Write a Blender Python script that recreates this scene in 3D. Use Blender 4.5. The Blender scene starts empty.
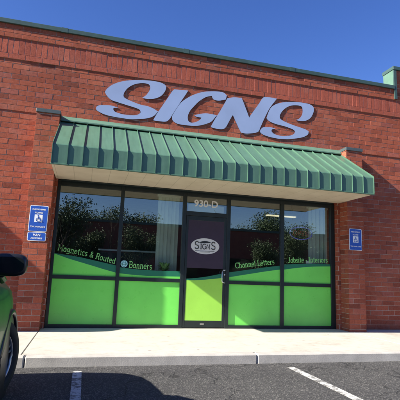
import bpy, bmesh, math, random
from mathutils import Vector, Matrix
random.seed(11)
R = math.radians
scene = bpy.context.scene
COL = scene.collection

# ------------------------------------------------------------------ materials
class NT:
    """thin helper round a node tree"""
    def __init__(self, name):
        self.m = bpy.data.materials.new(name); self.m.use_nodes = True
        self.t = self.m.node_tree; self.t.nodes.clear()
        self.out = self.t.nodes.new('ShaderNodeOutputMaterial')
    def n(self, kind, **kw):
        nd = self.t.nodes.new('ShaderNode' + kind)
        for k, v in kw.items(): setattr(nd, k, v)
        return nd
    def set(self, sock, v):
        if isinstance(v, bpy.types.NodeSocket): self.t.links.new(v, sock)
        elif hasattr(sock.default_value, '__len__') and not hasattr(v, '__len__'):
            sock.default_value = [v] * len(sock.default_value)
        elif hasattr(v, '__len__') and len(v) == 3 and len(sock.default_value) == 4: sock.default_value = (*v, 1)
        else: sock.default_value = v
    def math(self, op, a, b=0.0, c=None):
        nd = self.n('Math', operation=op); self.set(nd.inputs[0], a); self.set(nd.inputs[1], b)
        if c is not None: self.set(nd.inputs[2], c)
        return nd.outputs[0]
    def mix(self, f, a, b, blend='MIX'):
        nd = self.n('Mix', data_type='RGBA', blend_type=blend)
        self.set(nd.inputs[0], f); self.set(nd.inputs[6], a); self.set(nd.inputs[7], b)
        return nd.outputs[2]
    def ramp(self, f, stops):
        nd = self.n('ValToRGB'); cr = nd.color_ramp
        while len(cr.elements) < len(stops): cr.elements.new(0.5)
        for e, (p, c) in zip(cr.elements, stops):
            e.position = p; e.color = (*c, 1) if len(c) == 3 else c
        self.set(nd.inputs[0], f); return nd.outputs[0]
    def noise(self, vec, scale, detail=4, rough=.55):
        nd = self.n('TexNoise'); nd.inputs['Scale'].default_value = scale
        nd.inputs['Detail'].default_value = detail; nd.inputs['Roughness'].default_value = rough
        if vec is not None: self.t.links.new(vec, nd.inputs['Vector'])
        return nd.outputs['Fac']
    def pos(self): return self.n('NewGeometry').outputs['Position']
    def bump(self, h, strength=.5, dist=.01, normal=None):
        nd = self.n('Bump'); nd.inputs['Strength'].default_value = strength; nd.inputs['Distance'].default_value = dist
        self.set(nd.inputs['Height'], h)
        if normal is not None: self.set(nd.inputs['Normal'], normal)
        return nd.outputs[0]
    def principled(self, color, rough=.6, metal=0., normal=None, **kw):
        b = self.n('BsdfPrincipled'); self.set(b.inputs['Base Color'], color)
        self.set(b.inputs['Roughness'], rough); self.set(b.inputs['Metallic'], metal)
        if normal is not None: self.set(b.inputs['Normal'], normal)
        for k, v in kw.items(): self.set(b.inputs[k.replace('_', ' ')], v)
        self.t.links.new(b.outputs[0], self.out.inputs['Surface'])
        return b

def plain(name, col, rough=.5, metal=0., var=.12, scale=6., bump=.0, **kw):
    """a painted or moulded surface with slight tonal unevenness"""
    t = NT(name); p = t.pos()
    f = t.noise(p, scale, 5)
    dark = tuple(c * (1 - var) for c in col); lite = tuple(min(1, c * (1 + var)) for c in col)
    c = t.ramp(f, [(.3, dark), (.7, lite)])
    rg = t.math('ADD', t.math('MULTIPLY', t.noise(p, scale * 3), .2), rough - .1)
    nm = t.bump(t.noise(p, scale * 12), bump, .004) if bump else None
    t.principled(c, rg, metal, nm, **kw)
    return t.m

def brick_material(name, tone=1.0, even=False):
    """one fired brick face; every brick is its own mesh island and takes its own tone"""
    t = NT(name); p = t.pos()
    rnd = t.n('NewGeometry').outputs['Random Per Island']
    cs = [(0, (.25, .072, .046)), (.05, (.35, .094, .056)), (.22, (.42, .110, .062)), (.60, (.475, .126, .069)), (.88, (.525, .150, .084)), (.96, (.44, .134, .094)), (1, (.33, .098, .070))]
    bc = t.ramp(rnd, [(a, tuple(x * tone for x in b)) for a, b in cs])
    if even: bc = t.mix(.72, bc, tuple(x * tone for x in (.47, .118, .076)))
    mott = t.noise(p, 30, 8, .75)
    bc = t.mix(.5, bc, t.ramp(mott, [(.36, (.36, .31, .31)), (.56, (1, 1, 1))]), 'MULTIPLY')
    bc = t.mix(t.math('MULTIPLY', t.ramp(t.noise(p, 3.1, 6, .7), [(.52, (0, 0, 0)), (.75, (1, 1, 1))]), .18), bc, (.50, .31, .24))
    blot = t.noise(p, .6, 4)
    bc = t.mix(.5, bc, t.ramp(blot, [(.35, (.74, .72, .74)), (.65, (1.0, 1.0, 1.0))]), 'MULTIPLY')
    hgt = t.math('ADD', t.noise(p, 90, 5, .7), t.math('MULTIPLY', t.noise(p, 18, 3), .8))
    t.principled(bc, .9, 0, t.bump(hgt, .8, .0034), Diffuse_Roughness=.0, Specular_IOR_Level=.2)
    return t.m

def glass_material(name, tint=.8, ior=1.55):
    t = NT(name)
    fr = t.n('Fresnel'); bf = t.n('NewGeometry').outputs['Backfacing']
    t.set(fr.inputs[0], t.math('ADD', ior, t.math('MULTIPLY', bf, 1 / ior - ior)))   # same reflectance from either side of a thin pane
    tr = t.n('BsdfTransparent'); tr.inputs[0].default_value = (tint * .93, tint, tint * .97, 1)
    gl = t.n('BsdfGlossy'); gl.inputs['Roughness'].default_value = .0; gl.inputs[0].default_value = (1, 1, 1, 1)
    nm = t.bump(t.noise(t.pos(), .9, 2), .012, .05)
    t.set(gl.inputs['Normal'], nm)
    mx = t.n('MixShader'); t.set(mx.inputs[0], fr.outputs[0])
    t.t.links.new(tr.outputs[0], mx.inputs[1]); t.t.links.new(gl.outputs[0], mx.inputs[2])
    t.t.links.new(mx.outputs[0], t.out.inputs[0])
    return t.m

def emit(name, col, s):
    t = NT(name); e = t.n('Emission'); e.inputs[0].default_value = (*col, 1); e.inputs[1].default_value = s
    t.t.links.new(e.outputs[0], t.out.inputs[0]); return t.m

def concrete_material():
    t = NT('sidewalk_concrete'); p = t.pos()
    a = t.noise(p, 1.1, 7, .65); b = t.noise(p, 70, 4, .7); c = t.noise(p, 6, 6, .65); d = t.noise(p, .7, 8, .72)
    col = t.ramp(a, [(.25, (.40, .37, .315)), (.5, (.49, .462, .40)), (.8, (.53, .50, .44))])
    col = t.mix(.35, col, t.ramp(b, [(.3, (.7, .7, .7)), (.7, (1, 1, 1))]), 'MULTIPLY')
    col = t.mix(.55, col, t.ramp(c, [(.28, (.62, .58, .52)), (.48, (1, 1, 1))]), 'MULTIPLY')
    col = t.mix(.6, col, t.ramp(d, [(.30, (.55, .50, .44)), (.44, (1, 1, 1))]), 'MULTIPLY')
    v = t.n('TexVoronoi'); v.inputs['Scale'].default_value = 2.1; t.set(v.inputs['Vector'], p); v.inputs['Randomness'].default_value = 1
    gum = t.ramp(v.outputs['Distance'], [(.045, (1, 1, 1)), (.07, (0, 0, 0))])
    col = t.mix(t.math('MULTIPLY', gum, .55), col, (.10, .09, .08))
    t.principled(col, .9, 0, t.bump(t.math('ADD', b, t.math('MULTIPLY', c, .6)), .4, .006))
    return t.m

def asphalt_material():
    t = NT('asphalt'); p = t.pos()
    a = t.noise(p, .5, 7, .65); b = t.noise(p, 110, 3, .75)
    v = t.n('TexVoronoi'); v.inputs['Scale'].default_value = 95; t.set(v.inputs['Vector'], p)
    vc = t.n('SeparateColor'); t.set(vc.inputs[0], v.outputs['Color'])
    col = t.ramp(a, [(.3, (.034, .034, .035)), (.7, (.066, .065, .062))])
    col = t.mix(.8, col, t.ramp(vc.outputs[0], [(.0, (.45, .45, .45)), (.75, (1.0, 1.0, 1.0)), (.95, (3.2, 3.1, 2.9))]), 'MULTIPLY')
    oil = t.ramp(t.noise(p, 1.3, 6, .7), [(.60, (0, 0, 0)), (.72, (1, 1, 1))])
    col = t.mix(t.math('MULTIPLY', oil, .55), col, (.018, .017, .016))
    cr = t.n('TexVoronoi', feature='DISTANCE_TO_EDGE'); cr.inputs['Scale'].default_value = .55
    wp = t.n('VectorMath', operation='ADD'); nz = t.n('TexNoise'); nz.inputs['Scale'].default_value = 2.5; nz.inputs['Detail'].default_value = 6; t.set(nz.inputs['Vector'], p)
    t.set(wp.inputs[0], p); t.set(wp.inputs[1], nz.outputs['Color']); t.set(cr.inputs['Vector'], wp.outputs[0])
    crack = t.ramp(cr.outputs[0], [(.004, (1, 1, 1)), (.010, (0, 0, 0))])
    col = t.mix(t.math('MULTIPLY', crack, .8), col, (.010, .010, .010))
    t.principled(col, .9, 0, t.bump(t.math('SUBTRACT', t.math('ADD', v.outputs['Distance'], t.math('MULTIPLY', b, .5)), crack), .7, .006))
    return t.m

def worn_paint():
    t = NT('road_paint_white'); p = t.pos()
    wear = t.ramp(t.noise(p, 14, 8, .75), [(.46, (1, 1, 1)), (.56, (0, 0, 0))])
    col = t.mix(t.noise(p, 3, 4), (.60, .60, .56), (.46, .45, .42))
    col = t.mix(t.math('MULTIPLY', t.math('SUBTRACT', 1, wear), .85), col, (.06, .06, .058))
    t.principled(col, .85, 0, t.bump(t.noise(p, 90, 3), .5, .004)); return t.m

def awning_material(name, col):
    t = NT(name); p = t.pos()
    mp = t.n('Mapping'); mp.inputs['Scale'].default_value = (9, 1.1, 1.1); t.set(mp.inputs[0], p)
    st = t.noise(mp.outputs[0], 1.6, 5, .6); bl = t.noise(p, 1.2, 5, .6); fine = t.noise(p, 45, 4, .7)
    c = t.ramp(st, [(.28, tuple(x * .87 for x in col)), (.55, col), (.8, tuple(x * 1.08 + .003 for x in col))])
    c = t.mix(.32, c, t.ramp(bl, [(.3, (.72, .74, .74)), (.65, (1.05, 1.05, 1.05))]), 'MULTIPLY')
    c = t.mix(t.math('MULTIPLY', t.ramp(t.noise(p, 3.4, 7, .7), [(.60, (0, 0, 0)), (.78, (1, 1, 1))]), .10), c, (.26, .27, .23))
    rg = t.math('ADD', t.math('MULTIPLY', st, .25), .30)
    nm = t.bump(t.math('ADD', t.noise(p, 3.2, 2), t.math('MULTIPLY', fine, .06)), .35, .02)
    t.principled(c, rg, 0., nm); return t.m

def soffit_material():
    t = NT('soffit_panel'); p = t.pos()
    sep = t.n('SeparateXYZ'); t.set(sep.inputs[0], p)
    f = t.math('ABSOLUTE', t.math('SUBTRACT', t.math('FRACT', t.math('DIVIDE', t.math('ADD', sep.outputs[0], 30), .3)), .5))
    groove = t.math('GREATER_THAN', f, .487)
    n = t.noise(p, 3, 5)
    col = t.ramp(n, [(.3, (.66, .56, .42)), (.7, (.76, .66, .51))])
    col = t.mix(t.math('MULTIPLY', groove, .4), col, (.22, .18, .13))
    t.principled(col, .55, 0, t.bump(t.math('SUBTRACT', 1, groove), .5, .004))
    return t.m

def leaf_material(name, c0, c1):
    t = NT(name); p = t.pos()
    col = t.ramp(t.noise(p, 1.3, 3), [(.3, c0), (.7, c1)])
    b = t.principled(col, .6)
    return t.m

M = dict(
    brick=brick_material('red_brick', .79), soldierbrick=brick_material('soldier_brick', .80, True),
    mortar=plain('mortar', (.50, .38, .31), .95, 0, .18, 9, .4),
    coping=plain('coping_metal', (.045, .085, .075), .45, .0, .15),
    flash=plain('green_flashing', (.10, .19, .135), .5, .0, .10),
    cap=plain('pier_cap_metal', (.06, .08, .085), .5, 0, .15),
    awning=awning_material('awning_green_metal', (.078, .168, .115)),
    seam=awning_material('awning_seam_metal', (.072, .155, .104)),
    soffit=soffit_material(),
    frame=plain('dark_green_aluminium', (.009, .017, .018), .40, .0, .2),
    glass=glass_material('window_glass', .95, 2.1), doorglass=glass_material('door_glass_sheet', .92, 1.45),
    lime=plain('lime_film', (.185, .74, .112), .30, 0, .07, 2.2, .06),
    doorlime=plain('door_lime_film', (.33, .68, .085), .30, 0, .06, 2.2, .06),
    band=plain('dark_green_film', (.012, .16, .085), .45, 0, .06),
    poster=plain('dark_purple_film', (.033, .019, .036), .5, 0, .1),
    letters=plain('periwinkle_sign_face', (.30, .375, .56), .33, 0, .07, 1.6),
    letterside=plain('sign_edge', (.05, .055, .11), .6),
    greentext=plain('pale_green_lettering', (.22, .62, .17), .5, 0, .05),
    globe=plain('pale_teal_film', (.32, .62, .66), .5, 0, .12, 40),
    white=plain('white_paint', (.80, .80, .78), .5, 0, .04),
    offwhite=plain('off_white', (.62, .62, .58), .5, 0, .05),
    blue=plain('sign_blue', (.018, .085, .42), .42, 0, .06),
    black=plain('black_lettering', (.012, .015, .014), .5),
    steel=plain('brushed_steel', (.62, .62, .62), .32, .9, .06, 20),
    concrete=concrete_material(), asphalt=asphalt_material(),
    joint=plain('joint_filler', (.05, .045, .04), .9),
    kerb=plain('kerb_concrete', (.42, .40, .36), .85, 0, .15, 5, .3),
    line=worn_paint(),
    interior=plain('interior_wall', (.16, .15, .14), .8), floorin=plain('interior_floor', (.10, .09, .08), .6),
    ceilin=plain('interior_ceiling', (.30, .30, .28), .9), counterwood=plain('counter_panel', (.05, .04, .035), .6),
    blind=plain('blind_fabric', (.80, .86, .80), .8, 0, .08, 3),
    farbrick=plain('plain_brick', (.20, .06, .045), .9, 0, .2, 3),
    lamp=emit('lamp_diffuser', (1.0, .80, .52), .45),
    neonblue=emit('neon_blue', (.16, .15, .75), .13), neonred=emit('neon_red', (.75, .06, .08), .06),
    carpaint=plain('green_car_paint', (.016, .165, .024), .42, 0, .04, 1., Coat_Weight=.15, Specular_IOR_Level=.35),
    carblack=plain('black_trim', (.012, .012, .014), .35), tyre=plain('tyre_rubber', (.016, .016, .017), .8, 0, .2, 30, .3),
    rim=plain('alloy_rim', (.42, .42, .43), .35, .8), carglass=plain('car_glass', (.012, .016, .018), .06, 0, .05),
    headlight=plain('headlight_lens', (.6, .62, .64), .1), taillight=plain('tail_light_red', (.35, .01, .012), .2),
    mirrorglass=plain('mirror_glass', (.25, .27, .30), .05, 1.0, .02),
    bark=plain('bark', (.07, .052, .04), .9, 0, .25, 12, .4),
    leafdark=leaf_material('evergreen_leaves', (.045, .075, .032), (.085, .125, .050)),
    leafmid=leaf_material('shrub_leaves', (.10, .24, .06), (.30, .48, .16)),
    grass=leaf_material('grass', (.05, .085, .025), (.09, .12, .045)),
    roofgrey=plain('roof_membrane', (.22, .22, .21), .9),
    pot=plain('terracotta', (.25, .11, .07), .8),
)

# ------------------------------------------------------------------ mesh helpers
def link_mesh(name, bm, mats, parent=None, smooth=False):
    me = bpy.data.meshes.new(name)
    bmesh.ops.recalc_face_normals(bm, faces=bm.faces)
    bm.to_mesh(me); bm.free()
    o = bpy.data.objects.new(name, me); COL.objects.link(o)
    for m in (mats if isinstance(mats, (list, tuple)) else [mats]): me.materials.append(m)
    if smooth:
        for f in me.polygons: f.use_smooth = True
    if parent is not None: o.parent = parent
    return o

def box(bm, x0, x1, y0, y1, z0, z1, bev=0., mat=0):
    vs = [bm.verts.new((x, y, z)) for x in (x0, x1) for y in (y0, y1) for z in (z0, z1)]
    q = [(0, 1, 3, 2), (4, 6, 7, 5), (0, 4, 5, 1), (2, 3, 7, 6), (0, 2, 6, 4), (1, 5, 7, 3)]
    fs = [bm.faces.new([vs[i] for i in f]) for f in q]
    for f in fs: f.material_index = mat
    if bev:
        es = list({e for f in fs for e in f.edges})
        bmesh.ops.bevel(bm, geom=es, offset=bev, segments=1, affect='EDGES', profile=.5)

BL, BH, MJ, MR = .3048, .1016, .0095, .0075     # utility brick module, joint width, joint depth
class Brickwork:
    """faces of real bricks standing proud of a mortar bed; one mesh"""
    def __init__(self): self.v = []; self.f = []; self.mi = []
    def quad(self, a, b, c, d, m):
        n = len(self.v); self.v += [a, b, c, d]; self.f.append((n, n + 1, n + 2, n + 3)); self.mi.append(m)
    def core(self, x0, x1, y0, y1, z0, z1):
        c = [(x, y, z) for x in (x0, x1) for y in (y0, y1) for z in (z0, z1)]; n = len(self.v); self.v += c
        for q in ((0, 1, 3, 2), (4, 6, 7, 5), (0, 4, 5, 1), (2, 3, 7, 6), (0, 2, 6, 4), (1, 5, 7, 3)):
            self.f.append(tuple(n + i for i in q)); self.mi.append(1)
    def face(self, org, ud, nd, U, V, l=BL, h=BH, bond=.5, start=0., holes=()):
        """bricks over a U x V rectangle; org = lower corner on the brick face, ud = along, nd = outward"""
        org, ud, nd = Vector(org), Vector(ud), Vector(nd); up = Vector((0, 0, 1)); g = MJ / 2
        rows = int(math.ceil(V / h - 1e-6))
        for r in range(rows):
            v0, v1 = r * h, min((r + 1) * h, V)
            u = -((r % 2) * bond * l + start) % l - l
            while u < U:
                u0, u1 = max(u, 0.), min(u + l, U); u += l
                if u1 - u0 < .03 or v1 - v0 < .02: continue
                a0, a1 = u0 + (g if u0 > 0 else 0), u1 - (g if u1 < U else 0)
                b0, b1 = v0 + (g if v0 > 0 else 0), v1 - (g if v1 < V else 0)
                j = lambda s_: random.uniform(-s_, s_)
                a0 += j(.0012); a1 += j(.0012); b0 += j(.0010); b1 += j(.0010)
                out = random.gauss(0, .0013); t1, t2 = j(.0014), j(.0012)
                n = len(self.v); c = .0016
                for dep, sh in ((-MR - .001, 0), (-c, 0), (0, c)):
                    for su, sv in ((0, 0), (1, 0), (1, 1), (0, 1)):
                        uu = (a1 - sh) if su else (a0 + sh); vv = (b1 - sh) if sv else (b0 + sh)
                        q = org + ud * uu + up * vv + nd * (dep + (0 if dep < -MR else out + (t1 if su else -t1) + (t2 if sv else -t2)))
                        self.v.append(tuple(q))
                for k in range(4):
                    k2 = (k + 1) % 4
                    self.f.append((n + k, n + k2, n + 4 + k2, n + 4 + k)); self.mi.append(0)
                    self.f.append((n + 4 + k, n + 4 + k2, n + 8 + k2, n + 8 + k)); self.mi.append(0)
                self.f.append((n + 8, n + 9, n + 10, n + 11)); self.mi.append(0)
    def block(self, x0, x1, y0, y1, z0, z1, left=False, right=False, **kw):
        """a wall piece whose front (-y) is brick; its left and right ends too when asked"""
        m = MR
        self.core(x0 + (m if left else 0), x1 - (m if right else 0), y0 + m, y1, z0 + .0005, z1 - .0005)
        self.face((x0, y0, z0), (1, 0, 0), (0, -1, 0), x1 - x0, z1 - z0, **kw)
        kw2 = dict(kw); kw2['start'] = BL / 2
        if left: self.face((x0, y1, z0), (0, -1, 0), (-1, 0, 0), y1 - y0 - .012, z1 - z0, **kw2)
        if right: self.face((x1, y0 + .012, z0), (0, 1, 0), (1, 0, 0), y1 - y0 - .012, z1 - z0, **kw2)
    def build(self, name, parent=None, mat='brick'):
        me = bpy.data.meshes.new(name); me.from_pydata(self.v, [], self.f); me.materials.append(M[mat]); me.materials.append(M['mortar'])
        me.polygons.foreach_set('material_index', self.mi); me.update()
        bm = bmesh.new(); bm.from_mesh(me); bmesh.ops.recalc_face_normals(bm, faces=bm.faces); bm.to_mesh(me); bm.free()
        o = bpy.data.objects.new(name, me); COL.objects.link(o)
        if parent is not None: o.parent = parent
        return o

def tube(bm, pts, r, n=8, closed=False):
    pts = [Vector(p) for p in pts]; N = len(pts); rings = []
    rr = r if hasattr(r, '__len__') else [r] * N
    up = Vector((0, 0, 1))
    for i, p in enumerate(pts):
        if closed: d = (pts[(i + 1) % N] - pts[i - 1])
        else: d = pts[min(i + 1, N - 1)] - pts[max(i - 1, 0)]
        if d.length < 1e-9: d = Vector((1, 0, 0))
        d.normalize()
        a = d.cross(up)
        if a.length < .15: a = d.cross(Vector((1, 0, 0)))
        a.normalize(); b = d.cross(a)
        rings.append([bm.verts.new(p + (a * math.cos(2 * math.pi * k / n) + b * math.sin(2 * math.pi * k / n)) * rr[i]) for k in range(n)])
    m = N if closed else N - 1
    for i in range(m):
        A, B = rings[i], rings[(i + 1) % N]
        for k in range(n): bm.faces.new((A[k], A[(k + 1) % n], B[(k + 1) % n], B[k]))
    if not closed:
        bm.faces.new(rings[0][::-1]); bm.faces.new(rings[-1])

def plate(bm, pts, y0, y1, matf=0, mats=0):
    """polygon given as (x, z) extruded from y0 (front) to y1 (back)"""
    n = len(pts)
    A = [bm.verts.new((x, y0, z)) for x, z in pts]; B = [bm.verts.new((x, y1, z)) for x, z in pts]
    for i in range(n):
        f = bm.faces.new((A[i], A[(i + 1) % n], B[(i + 1) % n], B[i])); f.material_index = mats
    from mathutils.geometry import tessellate_polygon
    for tri in tessellate_polygon([[Vector((x, z, 0)) for x, z in pts]]):
        try:
            f = bm.faces.new([A[i] for i in tri]); f.material_index = matf
            f = bm.faces.new([B[i] for i in tri]); f.material_index = mats
        except ValueError: pass

def ellipse(cx, cz, rx, rz, n=40, a0=0, a1=2 * math.pi, endpoint=False):
    m = n - 1 if endpoint else n
    return [(cx + rx * math.cos(a0 + (a1 - a0) * i / m), cz + rz * math.sin(a0 + (a1 - a0) * i / m)) for i in range(n)]

def rrect(x0, x1, z0, z1, r, n=5):
    pts = []
    for cx, cz, a in ((x1 - r, z1 - r, 0), (x0 + r, z1 - r, 90), (x0 + r, z0 + r, 180), (x1 - r, z0 + r, 270)):
        for i in range(n): t = R(a + 90 * i / (n - 1)); pts.append((cx + r * math.cos(t), cz + r * math.sin(t)))
    return pts

def tag(o, label=None, cat=None, group=None, kind=None):
    if label: o['label'] = label
    if cat: o['category'] = cat
    if group: o['group'] = group
    if kind: o['kind'] = kind
    return o

def empty(name, loc, label=None, cat=None, group=None):
    o = bpy.data.objects.new(name, None); COL.objects.link(o); o.location = loc
    o.empty_display_size = .2
    return tag(o, label, cat, group)

def adopt(o, parent):
    """parent a mesh authored in world space"""
    bpy.context.view_layer.update()
    o.parent = parent; o.matrix_parent_inverse = parent.matrix_world.inverted()
    return o

def font_text(name, txt, x, y, z, size, mat, parent=None, align='CENTER', bold=0., sx=1.):
    cu = bpy.data.curves.new(name, 'FONT'); cu.body = txt; cu.size = size; cu.align_x = align; cu.align_y = 'CENTER'
    cu.extrude = .0006; cu.bevel_depth = bold; cu.bevel_resolution = 1
    tmp = bpy.data.objects.new(name, cu); COL.objects.link(tmp); bpy.context.view_layer.update()
    me = bpy.data.meshes.new_from_object(tmp.evaluated_get(bpy.context.evaluated_depsgraph_get()))
    bpy.data.objects.remove(tmp)
    me.transform(Matrix.Translation((x, y, z)) @ Matrix.Rotation(R(90), 4, 'X') @ Matrix.Diagonal((sx, 1, .35, 1)))
    me.materials.clear(); me.materials.append(mat); me.name = name
    o = bpy.data.objects.new(name, me); COL.objects.link(o)
    if parent is not None: adopt(o, parent)
    return o

# ------------------------------------------------------------------ stroke lettering (slab serif)
def arc(cx, cy, rx, ry, a0, a1, n=9):
    return [(cx + rx * math.cos(R(a0 + (a1 - a0) * i / (n - 1))), cy + ry * math.sin(R(a0 + (a1 - a0) * i / (n - 1)))) for i in range(n)]
def sf(x, y, w=.11): return [(x - w, y), (x + w, y)]
X = .66
GL = {
 'M': (1.0, [[(.15, 0), (.15, 1), (.5, .3), (.85, 1), (.85, 0)], sf(.15, 0), sf(.85, 0), [(.04, 1), (.15, 1)], [(.85, 1), (.96, 1)]]),
 'R': (.82, [[(.18, 0), (.18, 1)], [(.06, 1), (.18, 1)] + arc(.45, .76, .23, .24, 90, -90) + [(.18, .52)], [(.42, .52), (.68, 0), (.80, 0)], sf(.18, 0)]),
 'B': (.78, [[(.18, 0), (.18, 1)], [(.06, 1), (.18, 1)] + arc(.42, .77, .21, .23, 90, -90) + [(.18, .54)], [(.42, .54)] + arc(.44, .27, .26, .27, 85, -90) + [(.06, 0)]]),
 'C': (.80, [arc(.46, .5, .38, .5, 42, 318, 16), [(.74, .84), (.76, 1.0)]]),
 'L': (.70, [[(.18, 1), (.18, 0)], sf(.18, 1, .12), [(.06, 0), (.64, 0), (.64, .22)]]),
 'J': (.62, [[(.42, 1), (.42, .25)] + arc(.24, .22, .18, .22, 0, -150, 7), sf(.42, 1, .13)]),
 'I': (.42, [[(.21, 0), (.21, 1)], sf(.21, 0, .13), sf(.21, 1, .13)]),
 'a': (.64, [arc(.28, .27, .21, .27, 0, 360, 14), [(.12, .60)] + arc(.30, .42, .19, .24, 90, 0, 5) + [(.49, 0), (.60, 0)]]),
 'g': (.64, [arc(.28, .36, .22, .29, 0, 360, 14), [(.50, .66), (.50, -.12)] + arc(.28, -.12, .22, .18, 0, -150, 7)]),
 'n': (.70, [[(.05, X), (.16, X), (.16, 0)], arc(.34, .42, .18, .24, 170, 0, 8) + [(.52, 0)], sf(.16, 0), sf(.54, 0)]),
 'e': (.60, [[(.08, .34), (.50, .34)] + arc(.29, .33, .22, .33, 5, 315, 14)]),
 't': (.46, [[(.20, .92), (.20, .16)] + arc(.32, .14, .12, .14, 180, 300, 6), [(.04, X), (.40, X)]]),
 'i': (.34, [[(.06, X), (.17, X), (.17, 0)], sf(.17, 0), [(.15, .90), (.19, .90)]]),
 'c': (.56, [arc(.30, .33, .22, .33, 45, 315, 14)]),
 's': (.52, [arc(.25, .48, .17, .175, 30, 270, 9) + arc(.25, .165, .18, .165, 85, -150, 9)]),
 'o': (.62, [arc(.31, .33, .23, .33, 0, 360, 16)]),
 'u': (.70, [[(.05, X), (.16, X), (.16, .24)] + arc(.34, .22, .18, .22, 180, 350, 8), [(.44, X), (.54, X), (.54, 0), (.64, 0)]]),
 'd': (.66, [arc(.28, .32, .21, .32, 0, 360, 14), [(.40, 1), (.50, 1), (.50, 0), (.62, 0)]]),
 'h': (.70, [[(.05, 1), (.16, 1), (.16, 0)], arc(.34, .42, .18, .24, 170, 0, 8) + [(.52, 0)], sf(.16, 0), sf(.54, 0)]),
 'l': (.34, [[(.06, 1), (.17, 1), (.17, 0)], sf(.17, 0)]),
 'r': (.52, [[(.05, X), (.16, X), (.16, 0)], arc(.34, .42, .18, .22, 170, 60, 6), sf(.16, 0, .13)]),
 'b': (.66, [[(.05, 1), (.16, 1), (.16, 0)], arc(.37, .32, .21, .32, 0, 360, 14)]),
 '&': (.80, [[(.72, .0), (.22, .66)] + arc(.36, .80, .15, .18, 200, -30, 8) + [(.14, .30)] + arc(.32, .20, .20, .20, 160, 360, 10) + [(.64, .46)]]),
 '.': (.40, [arc(.2, .34, .07, .07, 0, 360, 8)]),
 ' ': (.34, []),
 'O': (.86, [arc(.43, .5, .36, .5, 0, 360, 18)]), 'P': (.74, [[(.16, 0), (.16, 1)] + arc(.42, .74, .22, .26, 90, -90) + [(.16, .48)]]),
 'E': (.68, [[(.60, 1), (.14, 1), (.14, 0), (.60, 0)], [(.14, .52), (.5, .52)]]), 'N': (.80, [[(.14, 0), (.14, 1), (.66, 0), (.66, 1)]]),
 'S': (.70, [arc(.35, .75, .25, .25, 20, 270, 11) + arc(.35, .25, .27, .25, 90, -165, 11)]),
 'G': (.80, [arc(.44, .5, .36, .5, 45, 350, 16) + [(.80, .48), (.52, .48)]]),
}
def stroke_text(bm, txt, base, height, width, y, r, n=6, squash=True):
    """lay txt along base = [(x, z), ...] (a polyline), scaled to `width` along it"""
    tot = sum(GL[c][0] for c in txt)
    L = [0.]
    for a, b in zip(base, base[1:]): L.append(L[-1] + math.hypot(b[0] - a[0], b[1] - a[1]))
    def at(s):
        s = max(0, min(L[-1], s))
        for i in range(len(L) - 1):
            if s <= L[i + 1] + 1e-9:
                k = (s - L[i]) / (L[i + 1] - L[i]); a, b = base[i], base[i + 1]
                d = Vector((b[0] - a[0], b[1] - a[1])).normalized()
                return a[0] + (b[0] - a[0]) * k, a[1] + (b[1] - a[1]) * k, d
    x = 0.; sc = width / tot
    for ch in txt:
        w, strokes = GL[ch]
        px, pz, d = at((x + w / 2) * sc)
        for st in strokes:
            pts = []
            for gx, gy in st:
                lx = (gx - w / 2) * sc; lz = gy * height
                pts.append((px + d.x * lx - d.y * lz, y, pz + d.y * lx + d.x * lz))
            if len(pts) > 1: tube(bm, pts, r, n)
        x += w

# ------------------------------------------------------------------ camera (solved from the photograph)
YAW, PITCH, ROLL, FOC = 0.256446833, 0.168959172, 0.0387816672, 423.507549
CAM = Vector((0.60648, -8.27434, 1.07883))
F = Vector((math.sin(YAW) * math.cos(PITCH), math.cos(YAW) * math.cos(PITCH), math.sin(PITCH)))
R0 = F.cross(Vector((0, 0, 1))).normalized(); U0 = R0.cross(F)
RR = R0 * math.cos(ROLL) + U0 * math.sin(ROLL); UU = U0 * math.cos(ROLL) - R0 * math.sin(ROLL)
cd = bpy.data.cameras.new('camera'); cam = bpy.data.objects.new('camera', cd); COL.objects.link(cam)
cam.matrix_world = Matrix(((RR.x, UU.x, -F.x, CAM.x), (RR.y, UU.y, -F.y, CAM.y), (RR.z, UU.z, -F.z, CAM.z), (0, 0, 0, 1)))
cd.sensor_width = 36; cd.lens = FOC / 400 * 36; cd.clip_start = .05; cd.clip_end = 2000
scene.camera = cam
def P(px, py, Y=0.):
    """where the sight line of a photo pixel meets the upright plane y = Y (used to take measurements off the photo)"""
    d = F + RR * ((px - 200) / FOC) - UU * ((py - 200) / FOC)
    q = CAM + d * ((Y - CAM.y) / d.y)
    return q.x, q.z

# ------------------------------------------------------------------ light
SUN = Vector((-5.0, -1.0, 3.35)).normalized()
elev = math.asin(SUN.z); az = math.atan2(SUN.x, SUN.y)
w = bpy.data.worlds.new('World'); scene.world = w; w.use_nodes = True
nt = w.node_tree; bg = nt.nodes['Background']
sky = nt.nodes.new('ShaderNodeTexSky'); sky.sky_type = 'NISHITA'; sky.sun_disc = False
sky.sun_elevation = elev; sky.sun_rotation = az; sky.air_density = 1.0; sky.dust_density = .35; sky.ozone_density = 3.0; sky.altitude = 300
hs = nt.nodes.new('ShaderNodeHueSaturation'); hs.inputs['Saturation'].default_value = 1.24; hs.inputs['Hue'].default_value = .52
nt.links.new(sky.outputs[0], hs.inputs['Color']); nt.links.new(hs.outputs[0], bg.inputs[0]); bg.inputs[1].default_value = .075
ld = bpy.data.lights.new('sun', 'SUN'); ld.energy = 5.0; ld.angle = R(.53); ld.color = (1., .93, .82)
sun = bpy.data.objects.new('sun', ld); COL.objects.link(sun); sun.rotation_euler = SUN.to_track_quat('Z', 'Y').to_euler()
sun.location = (-20, -10, 20)
scene.view_settings.view_transform = 'Standard'; scene.view_settings.look = 'None'
scene.view_settings.exposure = 1.43; scene.view_settings.gamma = 1

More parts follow.
